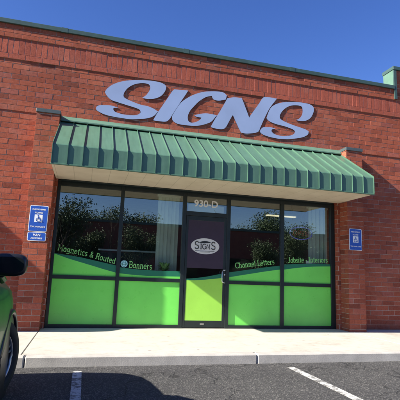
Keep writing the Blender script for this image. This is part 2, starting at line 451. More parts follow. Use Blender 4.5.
# ------------------------------------------------------------------ ground
KY = -2.60          # kerb line
bm = bmesh.new()
joints = [-40, -15.4, -9.43, -3.40, -.058, 5.93, 11.9, 17.9, 40]
for a, b in zip(joints, joints[1:]): box(bm, a + .006, b - .006, KY + .16, -.0, -.16, 0., .004)
tag(link_mesh('sidewalk', bm, M['concrete']), kind='structure')
bm = bmesh.new(); box(bm, -40, 40, KY + .155, .3, -.3, -.02)
tag(link_mesh('sidewalk_base', bm, M['joint']), kind='structure')
bm = bmesh.new()
for i in range(-13, 14): box(bm, i * 3.0, i * 3.0 + 2.992, KY, KY + .15, -.3, .0, .015)
tag(link_mesh('kerb', bm, M['kerb']), kind='structure')
bm = bmesh.new(); box(bm, -90, 90, -33.0, KY + .01, -.5, -.125)
tag(link_mesh('parking_lot', bm, M['asphalt']), kind='structure')
bm = bmesh.new()
for i in range(-8, 12): box(bm, i * 2.75 + .62 - .05, i * 2.75 + .62 + .05, KY - 5.4, KY - .25, -.16, -.121)
tag(link_mesh('stall_line', bm, M['line']), kind='structure'); bpy.data.objects['stall_line'].name = 'parking_stall_lines'
bm = bmesh.new(); box(bm, -600, 600, -600, 600, -1.2, -.52)
tag(link_mesh('ground', bm, M['grass']), kind='structure')

# ------------------------------------------------------------------ the building
bld = empty('brick_shop_building', (0, 0, 0), 'long red brick shop building with green metal coping and dark glass storefront', 'building')
OPX = [(-9.33, -3.455), (-.008, 5.868)]           # storefront openings
XL, XR, ZO, TB = -14.0, 19.0, 2.715, 7.44          # wall ends, opening head, start of the taller block
YL, YU, YS, YP, YB = -.14, -.155, -.172, -.187, .10
bw = Brickwork()
cuts = [XL] + [c for o in OPX for c in o] + [XR]
for n_, (a, b) in enumerate(zip(cuts[0::2], cuts[1::2])): bw.block(a, b, YL, YB, -.1 + .004, 3.905, left=(n_ > 0), right=(n_ < 2), start=.07 * n_)
for a, b in OPX: bw.block(a, b, YL, YB, ZO, 3.905)
bw.block(XL, XR, YU, YB, 3.905, 4.905, start=.11)
bw.build('wall', bld)
bw = Brickwork()
bw.block(XL, XR, YS, YB, 4.905, 5.009, start=.2)
bw.block(XL, XR, YS + .001, YB, 5.009, 5.325, l=BH, h=.316, bond=0, start=.03)
bw.build('soldier_course', bld, 'soldierbrick')
bw = Brickwork()
bw.block(XL, TB, YP, YB, 5.325, 5.585, h=.0867); bw.block(TB + .005, XR, YP, YB, 5.325, 6.085, start=.09)
bw.build('parapet', bld)
bm = bmesh.new(); box(bm, XL - .03, TB - .002, -.225, .16, 5.585, 5.675, .006)
for i in range(8): box(bm, -12.4 + i * 2.44, -12.28 + i * 2.44, -.2275, .162, 5.583, 5.6772)
link_mesh('coping', bm, M['coping'], bld)
bm = bmesh.new(); box(bm, TB - .03, XR + .03, -.225, .18, 6.085, 6.175, .006); box(bm, TB - .012, TB + .062, -.215, -.19, 5.34, 6.085)
tag(link_mesh('coping', bm, M['coping'], bld), 'raised green coping of the taller block')
bm = bmesh.new(); box(bm, TB - .014, TB + .004, -.185, .16, 5.677, 6.083)
link_mesh('side_flashing', bm, M['flash'], bld)
bm = bmesh.new()
box(bm, XL, XL + .25, YB, 12, -.1, 5.5); box(bm, XR - .25, XR, YB, 12, -.1, 5.5); box(bm, XL + .25, XR - .25, 11.75, 12, -.1, 5.5)
link_mesh('rear_wall', bm, M['farbrick'], bld)
bm = bmesh.new(); box(bm, XL + .25, XR - .25, YB, 11.75, 4.85, 5.0)
link_mesh('roof', bm, M['roofgrey'], bld)

PY = -.435
def pier(x0, x1):
    bw = Brickwork(); bw.block(x0, x1, PY, YL - .002, -.05, 3.835, left=True, right=True, start=random.choice((.1, .2)))
    p = bw.build('pier', bld)
    bm = bmesh.new(); box(bm, x0 - .012, x1 + .012, PY - .018, YU - .002, 3.835, 3.905, .005)
    link_mesh('pier_cap', bm, M['cap'], p)
for a, b in ((-.455, -.054), (5.922, 6.318), (-3.395, -2.994), (-9.79, -9.389)): pier(a, b)

# ---- the storefront: dark aluminium frame, glass, coloured films, door
FY0, FY1, GY = -.030, .060, .004       # frame front/back, glass front
XS = dict(j0=(-.005, .050), m1=(1.182, 1.250), d0=(2.428, 2.502), d1=(3.366, 3.440), m2=(4.572, 4.652), j1=(5.765, 5.865))
def storefront(dx, dressed):
    bm = bmesh.new()
    for k in XS: box(bm, dx + XS[k][0], dx + XS[k][1], FY0, FY1, .0, 2.682, .003)
    spans = [('j0', 'm1'), ('m1', 'd0'), ('d1', 'm2'), ('m2', 'j1')]
    for a, b in spans:
        x0, x1 = dx + XS[a][1], dx + XS[b][0]
        box(bm, x0, x1, FY0 + .002, FY1, .0, .062, .002); box(bm, x0, x1, FY0 + .002, FY1, .866, .936, .002)
        box(bm, x0, x1, FY0 + .002, FY1, 2.600, 2.682, .002)
    x0, x1 = dx + XS['d0'][1], dx + XS['d1'][0]
    box(bm, x0, x1, FY0 + .002, FY1, 2.205, 2.290, .002); box(bm, x0, x1, FY0 + .002, FY1, 2.600, 2.682, .002)
    box(bm, x0, x1, FY0 + .01, FY1, .0, .018)
    box(bm, dx + .05, dx + 5.765, YL - .001, FY0 - .001, 2.676, 2.695, .002)
    link_mesh('storefront_frame', bm, M['frame'], bld)
    wins = []
    for a, b in spans:
        x0, x1 = dx + XS[a][1] - .008, dx + XS[b][0] + .008
        row = []
        for z0, z1 in ((.054, .874), (.928, 2.608)):
            bm = bmesh.new(); box(bm, x0, x1, GY, GY + .008, z0, z1)
            row.append(link_mesh('window', bm, M['glass'], bld))
        wins.append(row)
    x0, x1 = dx + XS['d0'][1], dx + XS['d1'][0]
    bm = bmesh.new(); box(bm, x0 - .008, x1 + .008, GY, GY + .008, 2.282, 2.608)
    tr = link_mesh('transom_window', bm, M['glass'], bld)
    # door leaf: stiles, rails
    bm = bmesh.new(); dy0, dy1 = -.026, .022
    box(bm, x0 + .004, x0 + .050, dy0, dy1, .022, 2.200, .003); box(bm, x1 - .062, x1 - .004, dy0, dy1, .022, 2.200, .003)
    box(bm, x0 + .050, x1 - .062, dy0 + .001, dy1, .022, .150, .003); box(bm, x0 + .050, x1 - .062, dy0 + .001, dy1, 2.112, 2.200, .003)
    door = link_mesh('door', bm, M['frame'], bld)
    bm = bmesh.new(); box(bm, x0 + .045, x1 - .057, -.020, -.012, .145, 2.117)
    link_mesh('door_glass', bm, M['doorglass'], door)
    hx = x1 - .034
    bm = bmesh.new()
    tube(bm, [(hx + .012, -.024, 1.142), (hx + .006, -.075, 1.142), (hx - .045, -.095, 1.135), (hx - .068, -.098, 1.105), (hx - .068, -.098, .925), (hx - .045, -.095, .895), (hx + .006, -.075, .888), (hx + .012, -.024, .888)], .011, 8)
    link_mesh('handle', bm, M['steel'], door, True)
    bm = bmesh.new(); tube(bm, [(hx + .01, -.022, 1.05), (hx + .01, -.034, 1.05)], .016, 12)
    link_mesh('lock', bm, M['steel'], door, True)
    bm = bmesh.new(); box(bm, x0 + .36, x0 + .44, dy0 - .003, dy0, .075, .095, .001)
    link_mesh('maker_plate', bm, M['steel'], door)
    return wins, tr, door
wins, transom, door = storefront(0., True)
storefront(-9.323, False)

FY = GY - .0022      # films are stuck to the outer face of the glass
def film(name, pts, mat, parent, y=FY, th=.0012):
    bm = bmesh.new(); plate(bm, pts, y, y + th)
    return link_mesh(name, bm, mat, parent)
def smooth(pts, n=6):
    out = []
    for i in range(len(pts) - 1):
        p0 = pts[max(i - 1, 0)]; p1 = pts[i]; p2 = pts[i + 1]; p3 = pts[min(i + 2, len(pts) - 1)]
        for k in range(n):
            t = k / n
            out.append(tuple(.5 * (2 * p1[j] + (p2[j] - p0[j]) * t + (2 * p0[j] - 5 * p1[j] + 4 * p2[j] - p3[j]) * t * t + (3 * p1[j] - p0[j] - 3 * p2[j] + p3[j]) * t ** 3) for j in (0, 1)))
    out.append(pts[-1]); return out
spans = [(XS['j0'][1], XS['m1'][0]), (XS['m1'][1], XS['d0'][0]), (XS['d1'][1], XS['m2'][0]), (XS['m2'][1], XS['j1'][0])]
for (x0, x1), row in zip(spans, wins):
    film('lime_film', [(x0 - .004, .058), (x1 + .004, .058), (x1 + .004, .870), (x0 - .004, .870)], M['lime'], row[0])
# pixel measurements of the two edges of the wave on each upper pane
waves = [
    ([(53.5, 253), (62, 254.2), (80, 257.2), (98, 261.3), (116.5, 265.6)], [(53.5, 253.2), (62, 256.2), (70, 259), (90, 265), (103, 269), (116.5, 272.8)]),
    ([(118.5, 267.0), (130, 268.6), (145, 270.0), (160, 270.8), (180.5, 271.2)], [(118.5, 273.2), (135, 275.0), (150, 276.0), (165, 276.4), (180.5, 276.6)]),
    ([(228.0, 272.6), (240, 270.9), (255, 268.8), (268, 267.0), (281, 265.7)], [(228.0, 277.4), (240, 275.5), (255, 273.1), (268, 271.1), (281, 269.5)]),
    ([(282.5, 264.6), (295, 264.1), (308, 263.8), (320, 264.0), (333.5, 264.5)], [(282.5, 269.8), (295, 268.2), (308, 266.9), (320, 266.5), (333.5, 266.5)]),
]
for (x0, x1), row, (top, bot) in zip(spans, wins, waves):
    x0 -= .004; x1 += .004
    T = smooth([P(a, b, FY) for a, b in top]); B = smooth([P(a, b, FY) for a, b in bot])
    T[0] = (x0, T[0][1]); B[0] = (x0, B[0][1]); T[-1] = (x1, T[-1][1]); B[-1] = (x1, B[-1][1])
    T = [p for p in T if x0 <= p[0] <= x1]; B = [p for p in B if x0 <= p[0] <= x1]
    B = [(p[0], max(p[1], .9325)) for p in B]
    lo = [(x1, .9320), (x0, .9320)]
    film('dark_green_band', T + B[::-1], M['band'], row[1])
    if max(p[1] for p in B) > .94:
        film('lime_film', [(p[0], p[1]) for p in B] + lo, M['lime'], row[1], FY)

def lettering(name, txt, base_px, h_px, parent, r=.0075, mat='greentext', y=FY - .0060):
    base = [P(a, b, y) for a, b in base_px]
    L = sum(math.hypot(b[0] - a[0], b[1] - a[1]) for a, b in zip(base, base[1:]))
    base2 = smooth(base, 8) if len(base) > 2 else base
    mid = base_px[len(base_px) // 2]
    h = P(mid[0], mid[1] - h_px, y)[1] - P(mid[0], mid[1], y)[1]
    bm = bmesh.new(); stroke_text(bm, txt, base2, h, L, y + .006, r)
    return link_mesh(name, bm, M[mat], parent)
lettering('lettering', 'Magnetics & Routed', [(57.3, 249.9), (72, 253.0), (88, 256.4), (100, 259.8), (115, 263.8)], 5.6, wins[0][1])
lettering('lettering', 'Banners', [(128.5, 267.3), (140, 268.4), (152, 269.4)], 6.0, wins[1][1])
lettering('lettering', 'Channel Letters', [(235.5, 268.3), (250, 266.6), (274.8, 264.0)], 5.2, wins[2][1])
lettering('lettering', 'Jobsite . Interiors', [(288.0, 262.6), (307, 262.2), (328.0, 262.4)], 4.9, wins[3][1])
gx, gz = P(124.1, 263.8, FY)
gl = film('globe_emblem', ellipse(gx, gz, .066, .066), M['globe'], wins[1][1], FY - .0016)
bm = bmesh.new()
tube(bm, [(x, FY - .002, z) for x, z in ellipse(gx, gz, .030, .058, 24)], .0035, 5, True)
tube(bm, [(x, FY - .002, z) for x, z in ellipse(gx, gz, .058, .018, 24)], .0035, 5, True)
link_mesh('globe_lines', bm, M['band'], wins[1][1])

# transom number and door films
nx, nz = P(206.3, 204.2, -.002)
nw = P(220, 204, 0)[0] - P(192.5, 204, 0)[0]
t = font_text('street_number', '930-D', nx, GY - .003, nz, .192, M['white'], transom, bold=.0045, sx=1.04)
dx0, dx1 = XS['d0'][1] + .047, XS['d1'][0] - .060
DY = -.0222
film('purple_film', [(dx0, 1.16), (dx1, 1.16), (dx1, 2.113), (dx0, 2.113)], M['poster'], door, DY)
bt = smooth([(dx0, .945), (dx0 + .2, .965), (dx0 + .45, 1.005), (dx1, 1.075)]); bb = smooth([(dx0, .915), (dx0 + .2, .922), (dx0 + .45, .945), (dx1, .985)])
film('dark_green_band', bt + bb[::-1], M['band'], door, DY)
film('door_lime_film', bb + [(dx1, .148), (dx0, .148)], M['doorlime'], door, DY)
ox, oz = P(205.2, 246.3, -.022)
film('logo_oval', ellipse(ox, oz, .297, .160, 56), M['offwhite'], door, -.0240, .0015)
bm = bmesh.new()
yL = -.0262
stroke_text(bm, 'S', [(ox - .225, oz - .060), (ox - .125, oz - .060)], .150, .100, yL, .0095)
stroke_text(bm, 'IGN', [(ox - .110, oz - .058), (ox + .105, oz - .058)], .100, .215, yL, .0085)
stroke_text(bm, 'S', [(ox + .120, oz - .060), (ox + .220, oz - .060)], .150, .100, yL, .0095)
tube(bm, [(ox - .205, yL, oz - .098), (ox + .195, yL, oz - .094)], .0035, 5)
tube(bm, [(ox - .10, yL, oz - .118), (ox + .10, yL, oz - .116)], .003, 5)
plate(bm, smooth([(ox - .14, oz + .066), (ox - .06, oz + .098), (ox + .03, oz + .104), (ox + .13, oz + .074)], 5) + smooth([(ox + .13, oz + .074), (ox + .03, oz + .064), (ox - .05, oz + .060), (ox - .14, oz + .066)], 5)[1:-1], yL - .001, yL + .0008)
link_mesh('logo_lettering', bm, M['black'], door)

# ---- the room behind the glass
bm = bmesh.new()
box(bm, -.3, 6.2, 5.0, 5.1, 0, 2.9); box(bm, -.4, -.3, YB + .01, 5.0, 0, 2.9); box(bm, 6.2, 6.3, YB + .01, 5.0, 0, 2.9)
link_mesh('interior_wall', bm, M['interior'], bld)
bm = bmesh.new(); box(bm, -.4, 6.3, .061, 5.1, -.05, -.001)
link_mesh('interior_floor', bm, M['floorin'], bld)
bm = bmesh.new(); box(bm, -.4, 6.3, YB + .01, 5.1, 2.9, 2.95)
link_mesh('interior_ceiling', bm, M['ceilin'], bld)
bm = bmesh.new(); box(bm, -9.6, -3.2, 4.0, 4.1, 0, 2.9); box(bm, -9.7, -9.6, YB + .01, 4.0, 0, 2.9); box(bm, -3.2, -3.1, YB + .01, 4.0, 0, 2.9); box(bm, -9.7, -3.1, .061, 4.1, 2.9, 2.95); box(bm, -9.7, -3.1, .061, 4.1, -.05, -.001)
link_mesh('interior_wall', bm, M['interior'], bld)

def blind(px0, px1, n, ybl, label):
    x0, x1 = P(px0, 225, ybl)[0], P(px1, 225, ybl)[0]
    e = empty('vertical_blind', ((x0 + x1) / 2, ybl, .95), label, 'blind')
    bm = bmesh.new(); box(bm, x0 - .02, x1 + .02, ybl - .025, ybl + .03, 2.58, 2.63)
    adopt(link_mesh('head_rail', bm, M['offwhite']), e)
    for i in range(n):
        c = x0 + (x1 - x0) * (i + .5) / n; a = R(12 + random.uniform(-5, 5)); h = (x1 - x0) / n * .52
        bm = bmesh.new(); vs = []
        for k in (-1, -.33, .33, 1):
            for z in (.98, 2.58): vs.append(bm.verts.new((c + k * h * math.cos(a), ybl + k * h * math.sin(a) + .008 * (1 - k * k), z)))
        for k in range(3): bm.faces.new((vs[2 * k], vs[2 * k + 2], vs[2 * k + 3], vs[2 * k + 1]))
        bmesh.ops.solidify(bm, geom=bm.faces[:], thickness=.0015)
        adopt(link_mesh('slat', bm, M['blind']), e)
blind(157, 178.5, 6, .21, 'pale vertical blind hanging behind the pane just left of the door')
blind(308, 327, 5, .17, 'pale vertical blind hanging behind the rightmost pane')

bm = bmesh.new(); box(bm, 2.56, 3.33, .10, .115, 2.20, 2.455, .002)
tag(link_mesh('board', bm, M['white']), 'pale board standing behind the transom glass under the white street number', 'board')

# counter
cx0, cz0 = P(98, 250.5, .95); cx1, cz1 = P(157, 251.8, .95)
e = empty('counter', ((cx0 + cx1) / 2, 1.25, 0), 'dark reception counter with a thin white top inside the left windows', 'counter')
bm = bmesh.new(); box(bm, cx0, cx1, .95, 1.5, cz1 - .03, cz1 + .006, .004); adopt(link_mesh('counter_top', bm, M['white']), e)
bm = bmesh.new(); box(bm, cx0 + .05, cx1 - .05, 1.0, 1.45, 0, cz1 - .03); adopt(link_mesh('counter_panel', bm, M['counterwood']), e)

# ceiling lamp
lx, lz = P(281, 215.8, 1.6)
e = empty('ceiling_lamp', (lx, 1.6, lz), 'long warm ceiling lamp glowing inside the right hand windows', 'lamp')
bm = bmesh.new(); box(bm, lx - .42, lx + .42, 1.52, 1.68, lz, lz + .05, .01); adopt(link_mesh('lamp_housing', bm, M['offwhite']), e)
bm = bmesh.new(); box(bm, lx - .40, lx + .40, 1.535, 1.665, lz - .022, lz - .001, .006); adopt(link_mesh('diffuser', bm, M['lamp']), e)
for s in (-.3, .3):
    bm = bmesh.new(); tube(bm, [(lx + s, 1.6, lz + .05), (lx + s, 1.6, 2.9)], .006, 6); adopt(link_mesh('hanger', bm, M['black']), e)

# neon sign
ax, azz = P(301, 233.3, .12); n1 = P(312, 233, .12)[0] - ax
e = empty('neon_sign', (ax, .12, azz), 'dim oval neon sign with a blue ring hanging inside the rightmost window', 'sign')
bm = bmesh.new(); tube(bm, [(x, .12, z) for x, z in ellipse(ax, azz, n1, .135, 40)], .009, 8, True); adopt(link_mesh('ring', bm, M['neonblue'], None, True), e)
bm = bmesh.new(); stroke_text(bm, 'OPEN', [(ax - n1 * .72, azz - .05), (ax + n1 * .72, azz - .05)], .10, n1 * 1.44, .12, .006); adopt(link_mesh('lettering', bm, M['neonred'], None, True), e)
for s in (-.7, .7):
    bm = bmesh.new(); tube(bm, [(ax + s * n1, .122, azz + .09), (ax + s * n1, .122, 2.6)], .0025, 5); adopt(link_mesh('chain', bm, M['black']), e)

# white card on the sash rail and a potted plant
qx, qz = P(309, 262.2, .03)
bm = bmesh.new(); box(bm, qx - .075, qx + .075, 0.028, 0.032, qz - .03, qz + .03)
tag(link_mesh('card', bm, M['white']), 'small white card propped inside the rightmost window above the green film', 'card')
kx, kz = P(164, 270.5, .085)
e = empty('potted_plant', (kx, .085, kz - .16), 'leafy pale green potted plant inside the pane left of the door', 'plant')
bm = bmesh.new(); tube(bm, [(kx, .085, kz - .19), (kx, .085, kz - .02)], [.045, .06], 14); adopt(link_mesh('pot', bm, M['pot']), e)
bm = bmesh.new()
for i in range(110):
    a = random.uniform(0, 6.28); l = random.uniform(.06, .17); up = random.uniform(.02, .20)
    b = Vector((kx, .085, kz - .02)); tip = b + Vector((math.cos(a) * l, math.sin(a) * l * .32, up))
    m = b.lerp(tip, .6) + Vector((0, 0, .03)); s = Vector((-math.sin(a), math.cos(a), random.uniform(-.4, .4))) * .016
    v = [bm.verts.new(q) for q in (b, m + s, tip, m - s)]; bm.faces.new(v)
adopt(link_mesh('foliage', bm, M['leafmid']), e)
bm = bmesh.new(); box(bm, kx - .35, kx + .35, .066, .16, kz - .22, kz - .195, .004)
for s in (-.3, .3): box(bm, kx + s - .02, kx + s + .02, .10, .14, 0, kz - .22)
tag(link_mesh('plant_shelf', bm, M['counterwood']), 'dark narrow shelf carrying the potted plant', 'shelf')

# ------------------------------------------------------------------ awnings
def make_awning(x0, label):
    AX0, AX1, AY, ZT, ZB, ZW, YW = -.050, 5.917, -1.33, 3.03, 2.70, 3.765, -.225
    W = AX1 - AX0; N = 25
    root = empty('metal_awning', (x0, 0, 2.7), label, 'awning', 'standing seam awnings along the shop front')
    def put(name, bm, m, sm=False):
        o = link_mesh(name, bm, m, None, sm); o.location = (0, 0, -2.7); o.parent = root; return o
    bm = bmesh.new()     # sloped sheet folded down into the skirt
    prof = [(YW, ZW), (AY + .012, ZT + .006), (AY, ZT - .012), (AY, ZB)]
    inn = [(YW, ZW - .02), (AY + .025, ZT - .014), (AY + .02, ZT - .02), (AY + .02, ZB + .0)]
    def sweep(bm, loop, a, b):
        A = [bm.verts.new((a, y, z)) for y, z in loop]; B = [bm.verts.new((b, y, z)) for y, z in loop]; n = len(loop)
        for i in range(n): bm.faces.new((A[i], A[(i + 1) % n], B[(i + 1) % n], B[i]))
        bm.faces.new(A[::-1]); bm.faces.new(B)
    sweep(bm, prof + inn[::-1], AX0, AX1); put('canopy_sheet', bm, M['awning'])
    dn = Vector((ZT - ZW, -(AY - YW))).normalized()      # slope direction helper
    nx_, nz_ = -(ZW - ZT), -(AY - YW)
    ln = math.hypot(nx_, nz_); ny, nz = nx_ / ln, nz_ / ln
    hgt = .030
    for i in range(N + 1):
        c = AX0 + .007 + (W - .014) * i / N; wd = .004
        outer = [(YW - .012 + ny * hgt, ZW - .012 + nz * hgt), (AY + ny * hgt * .6 - .002, ZT + nz * hgt * .85), (AY - .019, ZT - .006), (AY - .019, ZB + .012)]
        inner = [(YW, ZW - .004), (AY + .015, ZT + .000), (AY + .004, ZT - .012), (AY + .004, ZB + .012)]
        bm = bmesh.new(); sweep(bm, outer + inner[::-1], c - wd, c + wd)
        put('seam', bm, M['seam'])
    bm = bmesh.new(); box(bm, AX0, AX1, AY - .012, AY + .03, ZB - .012, ZB + .010, .003); put('bottom_trim', bm, M['seam'])
    bm = bmesh.new(); sweep(bm, [(YU - .002, 3.90), (YU - .016, 3.90), (-.262, 3.805), (-.262, 3.782), (YU - .002, 3.782)], AX0 - .001, AX1 + .001); put('wall_flashing', bm, M['flash'])
    bm = bmesh.new(); box(bm, AX0 + .01, AX1 - .01, AY + .032, YL - .003, ZB - .004, ZB + .012); put('soffit', bm, M['soffit'])
    for s, a in ((0, AX0), (1, AX1 - .012)):
        bm = bmesh.new(); sweep(bm, [(YW, ZW - .022), (AY + .024, ZT - .018), (AY + .024, ZB + .014), (YL - .004, ZB + .014), (YL - .004, ZW - .022)], a, a + .012)
        put('end_panel', bm, M['awning'])
    return root
make_awning(0., 'green standing seam metal awning with beige soffit above the storefront and its door')
make_awning(-9.323 + .0, 'green standing seam awning of the neighbouring shop, left out of view, casting shade')

# ------------------------------------------------------------------ the big sign (outlines measured from the photograph)
k = 70 / 400
def Q(ox, oy, pts): return [(ox + x * k, oy + y * k) for x, y in pts]
S1 = Q(92, 74, [(75,100),(88,82),(115,62),(155,46),(205,37),(260,34),(310,36),(350,40),(394,49),(419,64),(424,79),(414,104),(389,129),(349,142),(314,142),(287,136),(310,120),(328,95),(333,75),(322,58),(285,52),(240,60),(205,80),(185,105),(180,125),(190,138),(225,155),(274,174),(319,184),(354,199),(377,214),(354,239),(320,252),(275,257),(220,258),(160,250),(100,239),(60,226),(30,209),(22,196),(30,183),(55,177),(110,180),(152,194),(127,193),(121,200),(128,213),(148,222),(185,232),(230,236),(262,232),(279,219),(272,204),(245,192),(200,178),(150,162),(112,149),(90,130),(78,112)])
I1 = Q(140, 80, [(195,53),(276,60),(262,82),(228,132),(187,195),(170,222),(150,237),(115,236),(75,230),(85,212),(105,180),(150,115),(180,70)])
G1 = Q(140, 80, [(230,134),(265,106),(300,87),(330,76),(361,68),(396,65),(436,65),(476,71),(496,88),(491,111),(451,118),(421,111),(410,91),(376,98),(336,123),(306,153),(285,178),(273,208),(276,232),(290,243),(316,241),(341,228),(351,215),(321,209),(310,201),(346,193),(386,191),(439,201),(411,235),(386,248),(346,259),(310,262),(260,258),(215,250),(190,235),(183,215),(189,196)])
N1 = Q(190, 84, [(212,82),(250,76),(290,80),(300,90),(340,196),(343,184),(393,114),(418,78),(443,75),(498,82),(455,139),(425,197),(403,246),(386,275),(330,283),(300,279),(287,268),(245,177),(228,205),(200,252),(165,258),(118,246),(140,205),(175,150),(205,97)])
S2 = Q(250, 90, [(114,109),(140,85),(180,72),(230,68),(280,70),(330,78),(358,92),(365,110),(360,135),(345,160),(320,175),(290,177),(262,172),(285,160),(300,135),(300,105),(290,92),(260,87),(225,92),(195,110),(175,135),(170,155),(180,170),(215,188),(260,205),(310,222),(335,235),(330,255),(300,270),(250,278),(180,280),(120,270),(75,255),(57,240),(62,224),(80,212),(120,213),(148,222),(125,225),(122,235),(140,252),(180,262),(220,262),(250,252),(258,238),(245,225),(200,208),(150,195),(110,178),(94,160)])
def rounded(pts, n=4):
    """Catmull-Rom through the outline, keeping sharp corners sharp"""
    m = len(pts); sharp = []
    for i in range(m):
        a, b, c = (Vector(pts[i - 1]), Vector(pts[i]), Vector(pts[(i + 1) % m]))
        sharp.append((b - a).angle(c - b) > R(52))
    out = []
    for i in range(m):
        p1, p2 = Vector(pts[i]), Vector(pts[(i + 1) % m])
        p0 = Vector(pts[i - 1]) if not sharp[i] else p1 - (p2 - p1) * .5
        p3 = Vector(pts[(i + 2) % m]) if not sharp[(i + 1) % m] else p2 + (p2 - p1) * .5
        for j in range(n):
            t = j / n
            out.append(tuple(.5 * (2 * p1 + (p2 - p0) * t + (2 * p0 - 5 * p1 + 4 * p2 - p3) * t * t + (3 * p1 - p0 - 3 * p2 + p3) * t ** 3)))
    return out
LY0, LY1 = YU - .0165, YU - .004
sx0, sz0 = P(205, 112, LY0)
sign = empty('shop_sign', (sx0, YU, sz0), 'periwinkle blue script letters spelling SIGNS on the brick above the awning', 'sign')
for i, pts in enumerate((S1, I1, G1, N1, S2)):
    poly = [P(a, b, LY0) for a, b in rounded(pts)]
    dy = .0008 * (i % 2)
    bm = bmesh.new(); plate(bm, poly, LY0 + dy, LY1 + dy, 0, 1)
    adopt(link_mesh('letter', bm, [M['letters'], M['letterside']]), sign)
# ------------------------------------------------------------------ parking signs on the piers
def wheelchair(bm, cx, cz, s, y):
    plate(bm, ellipse(cx - .05 * s, cz + .36 * s, .085 * s, .085 * s, 14), y - .001, y)
    tube(bm, [(cx - .06 * s, y, cz + .25 * s), (cx - .03 * s, y, cz - .02 * s), (cx + .20 * s, y, cz - .02 * s), (cx + .30 * s, y, cz - .32 * s), (cx + .40 * s, y, cz - .28 * s)], .045 * s, 6)
    tube(bm, [(cx - .05 * s, y, cz + .12 * s), (cx + .17 * s, y, cz + .12 * s)], .035 * s, 6)
    tube(bm, [(x, y, z) for x, z in ellipse(cx - .04 * s, cz - .16 * s, .25 * s, .25 * s, 18, R(115), R(345), True)], .04 * s, 6)
def parking_sign(cx, ztop, label):
    e = empty('parking_sign', (cx, PY, ztop - .457), label, 'sign')
    y = PY - .012; x0, x1, z0, z1 = cx - .1525, cx + .1525, ztop - .457, ztop
    bm = bmesh.new(); plate(bm, rrect(x0, x1, z0, z1, .022), y, y + .004); adopt(link_mesh('sign_border', bm, M['white']), e)
    bm = bmesh.new(); plate(bm, rrect(x0 + .010, x1 - .010, z0 + .010, z1 - .010, .016), y - .0015, y - .0002); adopt(link_mesh('sign_face', bm, M['blue']), e)
    bm = bmesh.new(); box(bm, cx - .066, cx + .066, y - .003, y - .0017, z0 + .165, z0 + .297); adopt(link_mesh('symbol_panel', bm, M['white']), e)
    bm = bmesh.new(); wheelchair(bm, cx, z0 + .231, .132, y - .0045); adopt(link_mesh('wheelchair_symbol', bm, M['blue']), e)
    for tx, z, s in (('PARKING PERMIT', z1 - .070, .036), ('REQUIRED', z1 - .128, .036), ('TOW AWAY ZONE', z0 + .082, .036)):
        font_text('lettering', tx, cx, y - .0025, z, s, M['white'], e, bold=.0007, sx=.80)
    for z in (z0 + .03, z1 - .025):
        bm = bmesh.new(); tube(bm, [(cx, PY + .001, z), (cx, y - .004, z)], .006, 8); adopt(link_mesh('bolt', bm, M['steel']), e)
sxl = P(39.9, 205.5, PY); parking_sign(-.240, P(39.9, 205.6, PY - .012)[1], 'blue wheelchair parking sign on the left brick pier, above the smaller plate')
sxr = P(355, 228.9, PY); parking_sign(sxr[0], P(355, 228.8, PY - .012)[1], 'blue wheelchair parking sign alone on the right brick pier')
zt = P(38, 232.2, PY - .012)[1]
e = empty('van_accessible_plate', (-.240, PY, zt - .152), 'small blue plate with two white text lines below the left parking sign', 'sign')
y = PY - .012
bm = bmesh.new(); plate(bm, rrect(-.3925, -.0875, zt - .152, zt, .022), y, y + .004); adopt(link_mesh('sign_border', bm, M['white']), e)
bm = bmesh.new(); plate(bm, rrect(-.3825, -.0975, zt - .142, zt - .010, .016), y - .0015, y - .0002); adopt(link_mesh('sign_face', bm, M['blue']), e)
font_text('lettering', 'VAN', -.240, y - .0025, zt - .052, .060, M['white'], e, bold=.0016)
font_text('lettering', 'ACCESSIBLE', -.240, y - .0025, zt - .107, .036, M['white'], e, bold=.0008)

